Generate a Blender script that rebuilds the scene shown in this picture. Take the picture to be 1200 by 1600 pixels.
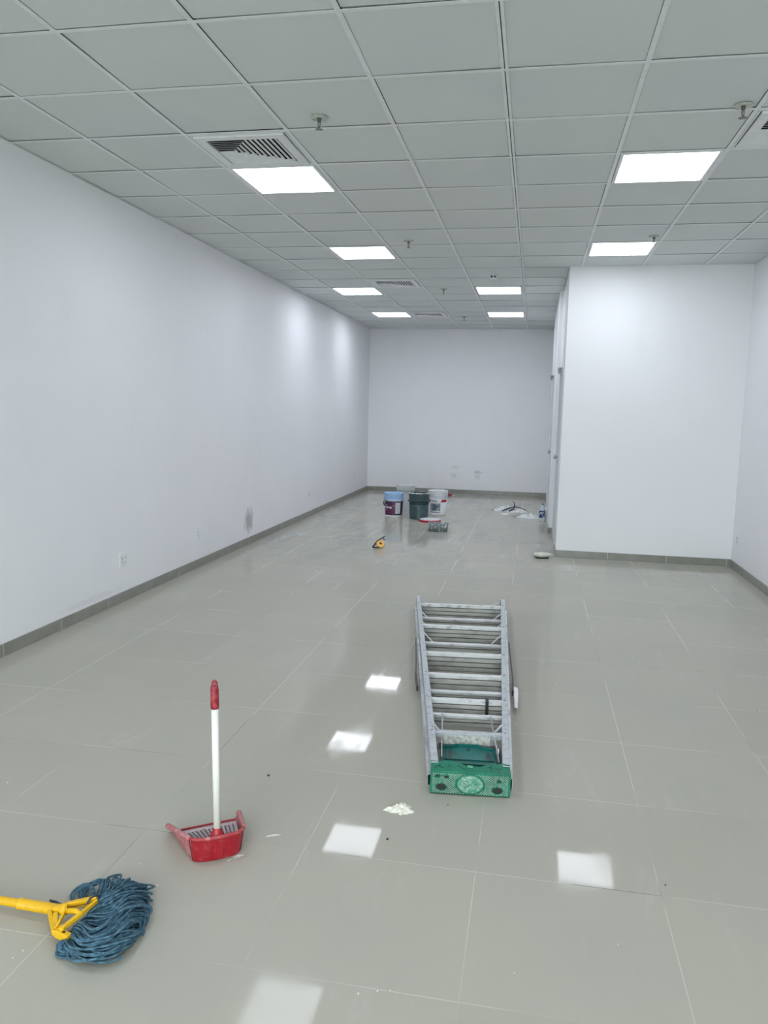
import bpy, bmesh, math, random
from mathutils import Vector, Matrix

for o in list(bpy.data.objects):
    bpy.data.objects.remove(o)
SC = bpy.context.scene
COL = SC.collection
rnd = random.Random(7)
PI = math.pi

# ------------------------------------------------------------------ camera
CAM_H = 1.5661
F_PX, YAW, PITCH, ROLL = 1222.28, 0.185747, 0.129692, 0.022248
cd = bpy.data.cameras.new('camera'); cam = bpy.data.objects.new('camera', cd); COL.objects.link(cam)
fw = Vector((-math.sin(YAW)*math.cos(PITCH), math.cos(YAW)*math.cos(PITCH), -math.sin(PITCH)))
rt = Vector((math.cos(YAW), math.sin(YAW), 0)); up = rt.cross(fw)
r2 = rt*math.cos(ROLL) + up*math.sin(ROLL); u2 = up*math.cos(ROLL) - rt*math.sin(ROLL)
m = Matrix((r2, u2, -fw)).transposed().to_4x4(); m.translation = (0, 0, CAM_H)
cam.matrix_world = m
cd.sensor_fit = 'AUTO'; cd.sensor_width = 36; cd.lens = 36*F_PX/1600
cd.clip_start = 0.02
SC.camera = cam

# ------------------------------------------------------------------ light levels and exposure
PANEL_STRENGTH = 14.0
PANEL_COLOR = (0.92, 0.95, 1.06)
WORLD_STRENGTH = 10.0
SC.view_settings.view_transform = 'Standard'; SC.view_settings.look = 'None'
SC.view_settings.exposure = 0.0; SC.view_settings.gamma = 1.0
SC.view_settings.use_curve_mapping = False
w = bpy.data.worlds.new('world'); SC.world = w; w.use_nodes = True
bg = w.node_tree.nodes['Background']; bg.inputs[0].default_value = (0.93, 0.97, 1.0, 1); bg.inputs[1].default_value = WORLD_STRENGTH

# room numbers (metres)
H = 3.1038
XL, YB, XB, YF, XR = -3.1698, 15.0124, 0.2984, 8.7106, 2.1176
YS = -2.9                                   # shop front behind the camera
# portal that guides daylight through the shop front opening
pl = bpy.data.lights.new('daylight_portal', 'AREA'); pl.shape = 'RECTANGLE'; pl.size = 4.9; pl.size_y = 2.55
pl.cycles.is_portal = True
po = bpy.data.objects.new('daylight_portal', pl); COL.objects.link(po)
po.location = ((XL+XR)/2, YS-0.02, 1.4); po.rotation_euler = (math.radians(90), 0, 0)

# ------------------------------------------------------------------ materials
def nodes(name):
    mt = bpy.data.materials.new(name); mt.use_nodes = True
    nt = mt.node_tree; return mt, nt, nt.nodes['Principled BSDF']
def N(nt, t, **kw):
    n = nt.nodes.new(t)
    for k, v in kw.items(): setattr(n, k, v)
    return n
def mix(nt, fac, a, b, mode='MIX'):
    n = N(nt, 'ShaderNodeMix', data_type='RGBA', blend_type=mode)
    for i, v in ((0, fac), (6, a), (7, b)):
        if hasattr(v, 'links'): nt.links.new(v, n.inputs[i])
        elif v is not None: n.inputs[i].default_value = (*v, 1) if isinstance(v, tuple) else v
    return n.outputs[2]
def mathn(nt, op, a, b=None, c=None, clamp=False):
    n = N(nt, 'ShaderNodeMath', operation=op); n.use_clamp = clamp
    for i, v in enumerate((a, b, c)):
        if v is None: continue
        if hasattr(v, 'links'): nt.links.new(v, n.inputs[i])
        else: n.inputs[i].default_value = v
    return n.outputs[0]
def ramp(nt, v, lo, hi, a=0.0, b=1.0, smooth=True):
    n = N(nt, 'ShaderNodeMapRange', interpolation_type='SMOOTHSTEP' if smooth else 'LINEAR')
    nt.links.new(v, n.inputs[0])
    n.inputs[1].default_value = lo; n.inputs[2].default_value = hi; n.inputs[3].default_value = a; n.inputs[4].default_value = b
    return n.outputs[0]
def noise(nt, vec, scale, detail=4, rough=.55, dist=0):
    n = N(nt, 'ShaderNodeTexNoise'); n.inputs['Scale'].default_value = scale; n.inputs['Detail'].default_value = detail
    n.inputs['Roughness'].default_value = rough; n.inputs['Distortion'].default_value = dist
    nt.links.new(vec, n.inputs['Vector']); return n.outputs['Fac']
def mapping(nt, vec, scale=(1,1,1), loc=(0,0,0), rot=(0,0,0)):
    n = N(nt, 'ShaderNodeMapping'); nt.links.new(vec, n.inputs[0])
    n.inputs['Scale'].default_value = scale; n.inputs['Location'].default_value = loc; n.inputs['Rotation'].default_value = rot
    return n.outputs[0]
def objco(nt): return N(nt, 'ShaderNodeTexCoord').outputs['Object']
def bump(nt, bs, h, strength, dist=.002):
    n = N(nt, 'ShaderNodeBump'); n.inputs['Strength'].default_value = strength; n.inputs['Distance'].default_value = dist
    nt.links.new(h, n.inputs['Height']); nt.links.new(n.outputs[0], bs.inputs['Normal'])

def mat(name, col, rough=.5, metal=0, spec=.5, var=.0, vscale=20, col2=None, lo=.4, hi=.65, bmp=0, bscale=80, stretch=(1,1,1), alpha=None, trans=0, coat=0):
    """plain procedural material: colour broken up by a noise towards col2"""
    mt, nt, bs = nodes(name); co = objco(nt)
    nz = noise(nt, mapping(nt, co, stretch), vscale)
    c2 = col2 if col2 else tuple(max(0, min(1, c*(1-var))) for c in col)
    cc = mix(nt, ramp(nt, nz, lo, hi), col, c2)
    nt.links.new(cc, bs.inputs['Base Color'])
    bs.inputs['Roughness'].default_value = rough; bs.inputs['Metallic'].default_value = metal
    bs.inputs['Specular IOR Level'].default_value = spec
    if coat: bs.inputs['Coat Weight'].default_value = coat
    if alpha is not None: bs.inputs['Alpha'].default_value = alpha
    if trans: bs.inputs['Transmission Weight'].default_value = trans
    if bmp: bump(nt, bs, noise(nt, mapping(nt, co, stretch), bscale), bmp)
    return mt

def m_wall(name='wall_paint', smudges=(), col=(.84,.85,.865)):
    mt, nt, bs = nodes(name); co = objco(nt)
    a = noise(nt, co, .55, 3); b = noise(nt, mapping(nt, co, (1,1,.35)), 3.5, 4)
    c = mix(nt, ramp(nt, a, .35, .7), col, tuple(x*.965 for x in col))
    c = mix(nt, ramp(nt, b, .55, .8, 0, .25), c, (.74,.77,.76))
    for (px, py, pz, rx, ry, rz, dark, amt) in smudges:
        v = mapping(nt, co, (1/rx, 1/ry, 1/rz), (-px/rx, -py/ry, -pz/rz))
        ln = N(nt, 'ShaderNodeVectorMath', operation='LENGTH'); nt.links.new(v, ln.inputs[0])
        d = mathn(nt, 'ADD', ln.outputs['Value'], mathn(nt, 'MULTIPLY', mathn(nt, 'SUBTRACT', noise(nt, mapping(nt, co, (1,1,.5)), 22, 4), .5), 1.3))
        c = mix(nt, ramp(nt, d, 1.05, .35, 0, amt), c, dark)
    nt.links.new(c, bs.inputs['Base Color'])
    bs.inputs['Roughness'].default_value = .55; bs.inputs['Specular IOR Level'].default_value = .3
    bump(nt, bs, noise(nt, co, 60, 3), .15, .001)
    return mt

def m_floor():
    mt, nt, bs = nodes('porcelain_tile'); co = objco(nt)
    sx = N(nt, 'ShaderNodeSeparateXYZ'); nt.links.new(co, sx.inputs[0]); X, Y = sx.outputs[0], sx.outputs[1]
    T = .6105
    def cell(v, o):
        t = mathn(nt, 'DIVIDE', mathn(nt, 'SUBTRACT', v, o), T)
        fr = mathn(nt, 'FRACT', t); fl = mathn(nt, 'FLOOR', t)
        return mathn(nt, 'MULTIPLY', mathn(nt, 'MINIMUM', fr, mathn(nt, 'SUBTRACT', 1.0, fr)), T), fl
    dx, ix = cell(X, -.127-20*T); dy, iy = cell(Y, 1.915-20*T)
    cmb = N(nt, 'ShaderNodeCombineXYZ'); nt.links.new(ix, cmb.inputs[0]); nt.links.new(iy, cmb.inputs[1])
    wn = N(nt, 'ShaderNodeTexWhiteNoise', noise_dimensions='3D'); nt.links.new(cmb.outputs[0], wn.inputs['Vector'])
    base = mix(nt, wn.outputs['Value'], (.430,.418,.352), (.450,.436,.368))
    cl = noise(nt, co, 1.3, 5, .6)
    base = mix(nt, ramp(nt, cl, .35, .7, 0, .5), base, (.405,.402,.355))
    # whitish plaster dust wiped about
    du = noise(nt, mapping(nt, co, (1, .45, 1), rot=(0,0,.6)), 2.6, 8, .7, .6)
    du2 = noise(nt, mapping(nt, co, (6, 1.2, 1), rot=(0,0,-.5)), 2.2, 6, .7, 1.5)
    dust = mathn(nt, 'MULTIPLY', ramp(nt, du, .50, .68), ramp(nt, du2, .46, .64))
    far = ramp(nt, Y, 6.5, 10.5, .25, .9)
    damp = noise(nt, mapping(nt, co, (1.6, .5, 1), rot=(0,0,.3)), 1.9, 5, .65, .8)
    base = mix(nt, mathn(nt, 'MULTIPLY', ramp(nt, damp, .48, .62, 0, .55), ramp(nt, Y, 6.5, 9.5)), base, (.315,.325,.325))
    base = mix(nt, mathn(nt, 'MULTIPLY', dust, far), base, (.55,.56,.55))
    sc1 = noise(nt, mapping(nt, co, (26, 1.0, 1), rot=(0,0,1.0)), 1.4, 4, .6, .8)
    sc2 = noise(nt, co, 1.7, 2)
    base = mix(nt, mathn(nt, 'MULTIPLY', ramp(nt, sc1, .70, .76), ramp(nt, sc2, .52, .62, 0, .35)), base, (.66,.67,.64))
    spk = noise(nt, co, 85, 1); spk2 = noise(nt, co, 2.0, 2)
    base = mix(nt, mathn(nt, 'MULTIPLY', ramp(nt, spk, .80, .82), ramp(nt, spk2, .5, .6)), base, (.75,.76,.72))
    # joints: mostly pale, here and there dark or filled flush
    def joint(d, seed):
        jv = mapping(nt, co, (1,1,1), (seed, seed*2, 0))
        wv = noise(nt, jv, 9, 3)
        wd = mathn(nt, 'MULTIPLY_ADD', wv, .0022, .0004)
        on = mathn(nt, 'LESS_THAN', d, wd)
        vis = ramp(nt, noise(nt, jv, 1.5, 3), .38, .58, .10, .9)
        return mathn(nt, 'MULTIPLY', on, vis)
    j = mathn(nt, 'MAXIMUM', joint(dx, 3.0), joint(dy, 8.0))
    jt = mix(nt, ramp(nt, noise(nt, co, 1.1, 2), .52, .60), (.56,.55,.49), (.16,.16,.15))
    base = mix(nt, j, base, jt)
    nt.links.new(base, bs.inputs['Base Color'])
    sm = noise(nt, mapping(nt, co, (1,.5,1), rot=(0,0,.3)), 5, 6, .65, .5)
    r = mathn(nt, 'ADD', ramp(nt, sm, .45, .8, .035, .13), mathn(nt, 'MULTIPLY', j, .4))
    r = mathn(nt, 'ADD', r, mathn(nt, 'MULTIPLY', dust, mathn(nt, 'MULTIPLY', far, .3)))
    nt.links.new(r, bs.inputs['Roughness'])
    bs.inputs['Specular IOR Level'].default_value = .10
    b = N(nt, 'ShaderNodeBump'); b.inputs['Strength'].default_value = .06; b.inputs['Distance'].default_value = .003
    nt.links.new(noise(nt, co, 2.2, 2), b.inputs['Height']); nt.links.new(b.outputs[0], bs.inputs['Normal'])
    return mt

def m_base():
    mt, nt, bs = nodes('skirting_tile'); co = objco(nt)
    sx = N(nt, 'ShaderNodeSeparateXYZ'); nt.links.new(co, sx.inputs[0])
    s = mathn(nt, 'ADD', sx.outputs[0], sx.outputs[1])
    fr = mathn(nt, 'FRACT', mathn(nt, 'DIVIDE', mathn(nt, 'ADD', s, 30.1), .61))
    on = mathn(nt, 'LESS_THAN', fr, .008)
    c = mix(nt, ramp(nt, noise(nt, co, 7, 4), .4, .7), (.235,.235,.205), (.275,.272,.24))
    c = mix(nt, on, c, (.5,.5,.46))
    nt.links.new(c, bs.inputs['Base Color']); bs.inputs['Roughness'].default_value = .3
    return mt

M = {}
M['wall'] = m_wall()
M['wall_left'] = m_wall('wall_paint_smudged', [(XL, 8.47, .27, .1, .17, .17, (.33,.35,.33), .75), (XL, 5.2, .12, .1, .5, .03, (.6,.61,.6), .3)])
M['wall_back'] = m_wall('wall_paint_handled', [(-1.44, YB, .50, .11, .1, .03, (.60,.63,.63), .5), (-1.02, YB, .42, .11, .1, .04, (.45,.48,.47), .6)])
M['floor'] = m_floor()
M['skirt'] = m_base()
M['tile'] = mat('ceiling_board', (.70,.73,.71), .85, spec=.2, col2=(.68,.71,.71), vscale=1.2, bmp=.15, bscale=220)
M['grid'] = mat('ceiling_grid_metal', (.80,.82,.82), .45, spec=.4, var=.05)
M['plenum'] = mat('shade_black_backing', (.012,.015,.02), .95, spec=.1)  # black backing: shade of tile gaps and vent slots put into the colour
M['white_pl'] = mat('white_plastic', (.80,.81,.81), .35, var=.05)
M['door'] = mat('door_enamel', (.74,.765,.80), .35, var=.04, vscale=3)
M['frame'] = mat('door_frame_enamel', (.60,.63,.67), .35, var=.05, vscale=3)
M['chrome'] = mat('chrome', (.55,.56,.58), .2, metal=1, var=.2)
M['dark'] = mat('black_plastic', (.02,.02,.022), .45, var=.3)
M['alu'] = mat('worn_aluminium', (.62,.64,.65), .38, metal=.75, col2=(.36,.37,.39), vscale=28, lo=.42, hi=.72, stretch=(1,.35,1), bmp=.1)
M['tread'] = mat('painted_over_tread', (.50,.50,.46), .55, metal=.15, col2=(.34,.345,.32), vscale=26, lo=.42, hi=.72, stretch=(.4,1,1))
M['lip'] = mat('lit_step_lip', (.70,.72,.72), .45, metal=.2, col2=(.42,.43,.44), vscale=30, lo=.5, hi=.72, stretch=(.6,1,1))  # paler than the tread: light from above put into the colour
M['rail'] = mat('rail_aluminium', (.49,.525,.545), .45, metal=.3, col2=(.28,.29,.34), vscale=40, lo=.5, hi=.78, bmp=.1)
M['green'] = mat('green_plastic', (.002,.150,.085), .4, col2=(.006,.205,.12), vscale=14)
M['teal'] = mat('teal_plastic', (.003,.155,.14), .45, col2=(.002,.10,.085), vscale=9)
M['emblem'] = mat('worn_green_emblem', (.07,.30,.19), .4, col2=(.30,.46,.37), vscale=60)
M['groove'] = mat('emblem_line', (.02,.16,.10), .5)
M['label_dirty'] = mat('spattered_label', (.62,.63,.58), .7, col2=(.36,.37,.33), vscale=60)
M['red'] = mat('dusty_red_plastic', (.34,.007,.018), .42, col2=(.42,.05,.065), vscale=45, lo=.5, hi=.78)
M['red_in'] = mat('plaster_coated_red', (.52,.44,.45), .7, col2=(.40,.16,.17), vscale=60, lo=.5, hi=.7)
M['red_side'] = mat('chalky_red_plastic', (.48,.13,.14), .6, col2=(.55,.30,.30), vscale=30, lo=.4, hi=.7)
M['red_rim'] = mat('scuffed_red_rim', (.38,.035,.045), .5, col2=(.50,.20,.21), vscale=40, lo=.45, hi=.7)
M['grip'] = mat('grip_red', (.26,.008,.022), .4, col2=(.42,.06,.07), vscale=50)
M['pole'] = mat('cream_white_pole', (.84,.84,.77), .35, var=.03)
M['yellow'] = mat('yellow_plastic', (.80,.46,.006), .4, col2=(.60,.32,.012), vscale=55, lo=.55, hi=.8)
M['yellow_d'] = mat('grimy_yellow_plastic', (.72,.50,.09), .5, col2=(.38,.25,.07), vscale=60, lo=.45, hi=.7)
M['yarn'] = mat('blue_cotton_yarn', (.045,.10,.15), .9, spec=.15, col2=(.10,.20,.265), vscale=60, lo=.35, hi=.65, bmp=.7, bscale=500)
M['yarn_d'] = mat('dark_wet_yarn', (.05,.065,.085), .8, var=.3)
M['plaster'] = mat('dry_plaster', (.80,.79,.70), .9, col2=(.66,.65,.56), vscale=90, bmp=.8, bscale=120)
M['chip'] = mat('dark_chip', (.03,.03,.028), .7)
M['blue_top'] = mat('pale_blue_bucket', (.36,.55,.83), .35, var=.1, vscale=14)
M['bucket_w'] = mat('white_bucket', (.80,.82,.84), .35, col2=(.70,.73,.76), vscale=16)
M['purple'] = mat('plum_label', (.13,.012,.075), .3, col2=(.05,.012,.05), vscale=9)
M['navy'] = mat('navy_print', (.015,.015,.05), .35)
M['print_w'] = mat('white_print', (.78,.77,.80), .4, var=.15, vscale=60)
M['print_g'] = mat('grey_print', (.42,.40,.48), .4, var=.2, vscale=90)
M['slate'] = mat('slate_green_bucket', (.035,.075,.085), .35, col2=(.05,.10,.11), vscale=18)
M['slate_d'] = mat('slate_band', (.012,.028,.035), .4)
M['spatter'] = mat('paint_spattered_rim', (.045,.09,.10), .5, col2=(.80,.82,.80), vscale=55, lo=.47, hi=.52)
M['red_print'] = mat('red_print', (.42,.005,.02), .35)
M['photo'] = mat('printed_picture', (.08,.13,.17), .35, col2=(.36,.42,.46), vscale=17, lo=.4, hi=.7)
M['clear_b'] = mat('milky_bucket', (.62,.66,.66), .3, var=.06, alpha=.55)
M['tub'] = mat('mottled_tub', (.13,.17,.17), .4, col2=(.50,.55,.53), vscale=34, lo=.5, hi=.66)
M['bag'] = mat('crumpled_white_plastic', (.76,.78,.77), .4, col2=(.58,.61,.60), vscale=30)
M['cloth_n'] = mat('navy_rag', (.012,.012,.045), .9)
M['bottle'] = mat('clear_bottle', (.70,.80,.82), .08, alpha=.4)
M['blue_l'] = mat('blue_label', (.012,.05,.24), .35, var=.3, vscale=40)
M['orange'] = mat('orange_plastic', (.80,.42,.08), .4, col2=(.85,.55,.20), vscale=40)
M['cream'] = mat('cream_plastic', (.62,.64,.54), .6, col2=(.52,.53,.42), vscale=18)
M['brass'] = mat('sprinkler_metal', (.22,.22,.20), .35, metal=.7, var=.3)
M['escut'] = mat('sprinkler_cover', (.55,.58,.56), .4, col2=(.42,.43,.33), vscale=22)
M['asphalt'] = mat('pavement', (.32,.32,.31), .9, var=.1)
def m_emit():
    mt, nt, bs = nodes('lit_diffuser')
    bs.inputs['Base Color'].default_value = (.8,.8,.8,1)
    bs.inputs['Emission Color'].default_value = (*PANEL_COLOR, 1); bs.inputs['Emission Strength'].default_value = PANEL_STRENGTH
    return mt
M['emit'] = m_emit()
def m_glass():
    mt = bpy.data.materials.new('shop_glass'); mt.use_nodes = True; nt = mt.node_tree
    for n in list(nt.nodes): nt.nodes.remove(n)
    o = N(nt, 'ShaderNodeOutputMaterial'); t = N(nt, 'ShaderNodeBsdfTransparent'); g = N(nt, 'ShaderNodeBsdfGlossy'); g.inputs['Roughness'].default_value = 0
    t.inputs[0].default_value = (.92,.95,.94,1)
    f = N(nt, 'ShaderNodeFresnel'); x = N(nt, 'ShaderNodeMixShader')
    nt.links.new(f.outputs[0], x.inputs[0]); nt.links.new(t.outputs[0], x.inputs[1]); nt.links.new(g.outputs[0], x.inputs[2]); nt.links.new(x.outputs[0], o.inputs[0])
    return mt
M['glass'] = m_glass()

# ------------------------------------------------------------------ mesh helpers
class MB:
    def __init__(s): s.v = []; s.f = []; s.mi = []; s.sm = []; s.mats = []; s.cur = 0
    def use(s, name):
        if name not in s.mats: s.mats.append(name)
        s.cur = s.mats.index(name); return s
    def add(s, vs, fs, smooth=False):
        b = len(s.v); s.v += [tuple(v) for v in vs]
        for f in fs: s.f.append([b+i for i in f]); s.mi.append(s.cur); s.sm.append(smooth)
        return s
    def box(s, x0, x1, y0, y1, z0, z1, M4=None):
        vs = [(x, y, z) for x in (x0, x1) for y in (y0, y1) for z in (z0, z1)]
        if M4 is not None: vs = [M4 @ Vector(v) for v in vs]
        return s.add(vs, [(0,1,3,2),(4,6,7,5),(0,4,5,1),(2,3,7,6),(0,2,6,4),(1,5,7,3)])
    def hexa(s, b, t):      # two quads, bottom and top, counter-clockwise
        return s.add(list(b)+list(t), [(3,2,1,0),(4,5,6,7)]+[(i,(i+1)%4,4+(i+1)%4,4+i) for i in range(4)])
    def prism(s, poly, z0, z1, M4=None):
        n = len(poly); vs = [(x,y,z0) for x,y in poly]+[(x,y,z1) for x,y in poly]
        if M4 is not None: vs = [M4 @ Vector(v) for v in vs]
        return s.add(vs, [tuple(range(n-1,-1,-1)), tuple(range(n,2*n))]+[(i,(i+1)%n,n+(i+1)%n,n+i) for i in range(n)])
    def bar(s, a, b, w, h, upv=(0,0,1)):
        a = Vector(a); b = Vector(b); d = (b-a).normalized(); u = Vector(upv)
        sd = d.cross(u).normalized(); u = sd.cross(d).normalized()
        q = lambda p: [p-sd*w/2-u*h/2, p+sd*w/2-u*h/2, p+sd*w/2+u*h/2, p-sd*w/2+u*h/2]
        return s.add(q(a)+q(b), [(0,1,2,3)[::-1],(4,5,6,7)]+[(i,(i+1)%4,4+(i+1)%4,4+i) for i in range(4)])
    def tube(s, pts, r, n=8, cap=True, flat=1.0):
        pts = [Vector(p) for p in pts]; k = len(pts)
        rs = r if isinstance(r, (list, tuple)) else [r]*k
        b = len(s.v); t0 = (pts[1]-pts[0]).normalized()
        ref = Vector((0,0,1)) if abs(t0.z) < .9 else Vector((1,0,0))
        nrm = (ref - t0*ref.dot(t0)).normalized(); vs = []
        for i, p in enumerate(pts):
            t = (pts[min(i+1,k-1)]-pts[max(i-1,0)]).normalized()
            nrm = (nrm - t*nrm.dot(t)).normalized(); bn = t.cross(nrm)
            for j in range(n):
                a = 2*PI*j/n; vs.append(p + (nrm*math.cos(a)*flat + bn*math.sin(a))*rs[i])
        fs = [(i*n+j, i*n+(j+1)%n, (i+1)*n+(j+1)%n, (i+1)*n+j) for i in range(k-1) for j in range(n)]
        s.add(vs, fs, True)
        if cap: s.add(vs[:n], [tuple(range(n-1,-1,-1))]); s.add(vs[-n:], [tuple(range(n))])
        return s
    def lathe(s, prof, n=40, M4=None, smooth=True, c=(0,0,0)):
        vs = []
        for r, z in prof:
            for j in range(n):
                a = 2*PI*j/n; vs.append(Vector((c[0]+r*math.cos(a), c[1]+r*math.sin(a), c[2]+z)))
        if M4 is not None: vs = [M4 @ v for v in vs]
        k = len(prof)
        return s.add(vs, [(i*n+j, i*n+(j+1)%n, (i+1)*n+(j+1)%n, (i+1)*n+j) for i in range(k-1) for j in range(n)], smooth)
    def patch(s, rf, a0, a1, z0, z1, off=.0012, n=10):   # label bent round a wall of radius rf(z)
        vs = []
        for z in (z0, z1):
            for i in range(n+1):
                a = a0+(a1-a0)*i/n; r = rf(z)+off; vs.append((r*math.cos(a), r*math.sin(a), z))
        return s.add(vs, [(i, i+1, n+2+i, n+1+i) for i in range(n)], True)
    def build(s, name, mt=None, parent=None, bevel=0, loc=None, fix=True):
        me = bpy.data.meshes.new(name); me.from_pydata(s.v, [], s.f)
        names = s.mats if s.mats else [mt]
        for nme in names: me.materials.append(M[nme])
        for p, i, sm in zip(me.polygons, s.mi, s.sm):
            p.material_index = i if s.mats else 0; p.use_smooth = sm
        if fix:
            bm = bmesh.new(); bm.from_mesh(me); bmesh.ops.remove_doubles(bm, verts=bm.verts, dist=1e-6)
            bmesh.ops.recalc_face_normals(bm, faces=bm.faces); bm.to_mesh(me); bm.free()
        o = bpy.data.objects.new(name, me); COL.objects.link(o)
        if parent is not None: o.parent = parent
        if loc is not None: o.location = loc
        if bevel:
            b = o.modifiers.new('bevel', 'BEVEL'); b.width = bevel; b.segments = 2; b.limit_method = 'ANGLE'; b.angle_limit = math.radians(40)
        return o
def tag(o, label=None, cat=None, group=None, kind=None):
    for k, v in (('label', label), ('category', cat), ('group', group), ('kind', kind)):
        if v: o[k] = v
    return o
def empty(name, loc=(0,0,0), rz=0, label=None, cat=None, group=None):
    o = bpy.data.objects.new(name, None); COL.objects.link(o); o.location = loc; o.rotation_euler = (0,0,rz); o.empty_display_size = .1
    return tag(o, label, cat, group)
def copy_tree(o, parent=None):
    c = o.copy(); COL.objects.link(c)
    if parent is not None: c.parent = parent; c.matrix_parent_inverse = o.matrix_parent_inverse.copy()
    for ch in [x for x in bpy.data.objects if x.parent == o]: copy_tree(ch, c)
    return c
def struct(o): o['kind'] = 'structure'; return o
def smoothpath(P, n=24):
    P = [Vector(p) for p in P]; Q = [P[0]]+P+[P[-1]]; out = []
    segs = len(P)-1
    for k in range(n+1):
        t = k/n*segs; i = min(int(t), segs-1); u = t-i
        a, b, c, d = Q[i], Q[i+1], Q[i+2], Q[i+3]
        out.append(.5*((2*b)+(-a+c)*u+(2*a-5*b+4*c-d)*u*u+(-a+3*b-3*c+d)*u**3))
    return out

# ================================================================== room
SLB = .12
struct(MB().box(XL-SLB, XR+SLB, YS-.1, YB+SLB, -.1, 0).build('floor', 'floor'))
struct(MB().box(XL-SLB, XL, YS, YB+SLB, 0, H+.2).build('wall_left', 'wall_left'))
struct(MB().box(XL, XB+.6, YB, YB+SLB, 0, H+.2).build('wall_back', 'wall_back'))
struct(MB().box(XR, XR+SLB, YS, YF+SLB, 0, H+.2).build('wall_right', 'wall'))
struct(MB().box(XB, XR, YF, YF+SLB, 0, H+.2).build('wall_partition', 'wall'))
# corridor side of the partition: two door openings, a pier that steps out 5 cm
D1, D2, DH, XS = (9.12, 9.98), (11.05, 11.95), 2.07, XB-.048
wc = MB()
def wall_run(x0, y0, y1, z0=0): wc.box(x0, XB+.12, y0, y1, z0, H+.2)
wall_run(XB, YF+SLB, D1[0]); wall_run(XB, D1[0], D1[1], DH); wall_run(XB, D1[1], 10.42)
wall_run(XS, 10.42, D2[0]); wall_run(XS, D2[0], D2[1], DH); wall_run(XS, D2[1], 12.9); wall_run(XB, 12.9, YB)
struct(wc.build('wall_corridor', 'wall'))
def door(name, x, y0, y1, knob_y):
    e = empty(name, (x, (y0+y1)/2, 0)); struct(e); w2 = (y1-y0)/2
    MB().box(.028, .068, -w2+.035, w2-.035, .006, DH-.03).build('door_leaf', 'door', e, bevel=.002)
    fr = MB().box(-.012, .11, -w2, -w2+.032, 0, DH).box(-.012, .11, w2-.032, w2, 0, DH).box(-.012, .11, -w2+.032, w2-.032, DH-.032, DH)
    fr.build('door_frame', 'frame', e, bevel=.002)
    k = knob_y-(y0+y1)/2
    R = Matrix.Translation((.028, k, 1.04)) @ Matrix.Rotation(-PI/2, 4, 'Y')
    h = MB().lathe([(0,0),(.030,0),(.030,.006),(.012,.010),(.011,.035),(.022,.042),(.028,.055),(.024,.068),(.010,.075),(0,.076)], 20, R)
    h.build('door_knob', 'chrome', e)
    sg = 1 if k > 0 else -1
    c = MB().box(-.05, .0, -sg*.0-.10, -sg*.0+.10, DH-.012, DH+.03).box(-.045, -.02, .02, .13, DH-.03, DH-.018)
    c.build('door_closer', 'brass', e)
door('door_1', XB, D1[0], D1[1], 9.86)
door('door_2', XS, D2[0], D2[1], 11.16)
# skirting tiles
BH, BT = .0788, .011
def skirt(name, x0, x1, y0, y1): struct(MB().box(x0, x1, y0, y1, 0, BH).build(name, 'skirt', bevel=.0015))
skirt('baseboard_left', XL, XL+BT, YS, YB); skirt('baseboard_back', XL+BT, XB, YB-BT, YB)
skirt('baseboard_partition', XB-BT, XR, YF-BT, YF); skirt('baseboard_right', XR-BT, XR, YS, YF-BT)
bc = MB()
for a, b, x in ((YF, D1[0], XB), (D1[1], 10.42, XB), (10.42-.012, D2[0], XS), (D2[1], 12.9, XS), (12.9, YB-BT, XB)): bc.box(x-BT, x+.0, a, b, 0, BH)
bc.box(XS-BT, XB, 10.42-BT, 10.42, 0, BH)
struct(bc.build('baseboard_corridor', 'skirt'))
# shop front behind the camera
wf = MB().box(XL, XL+.18, YS-.08, YS, 0, H+.2).box(XR-.18, XR, YS-.08, YS, 0, H+.2).box(XL+.18, XR-.18, YS-.08, YS, 2.7, H+.2)
struct(wf.build('wall_front', 'wall'))
e = struct(empty('window_1', ((XL+XR)/2, YS-.05, 0)))
hw = (XR-XL)/2-.18; fr = MB()
for x in (-hw+.02, -hw/3, hw/3, hw-.02): fr.box(x-.02, x+.02, -.03, .03, 0, 2.7)
fr.box(-hw, hw, -.03, .03, 0, .05).box(-hw, hw, -.03, .03, 2.65, 2.7)
fr.build('window_frame', 'chrome', e)
MB().box(-hw+.04, hw-.04, -.004, .004, .05, 2.65).build('pane', 'glass', e)
struct(MB().box(-14, 14, -16, YS-.1, -.12, -.02).build('ground', 'asphalt'))

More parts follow.
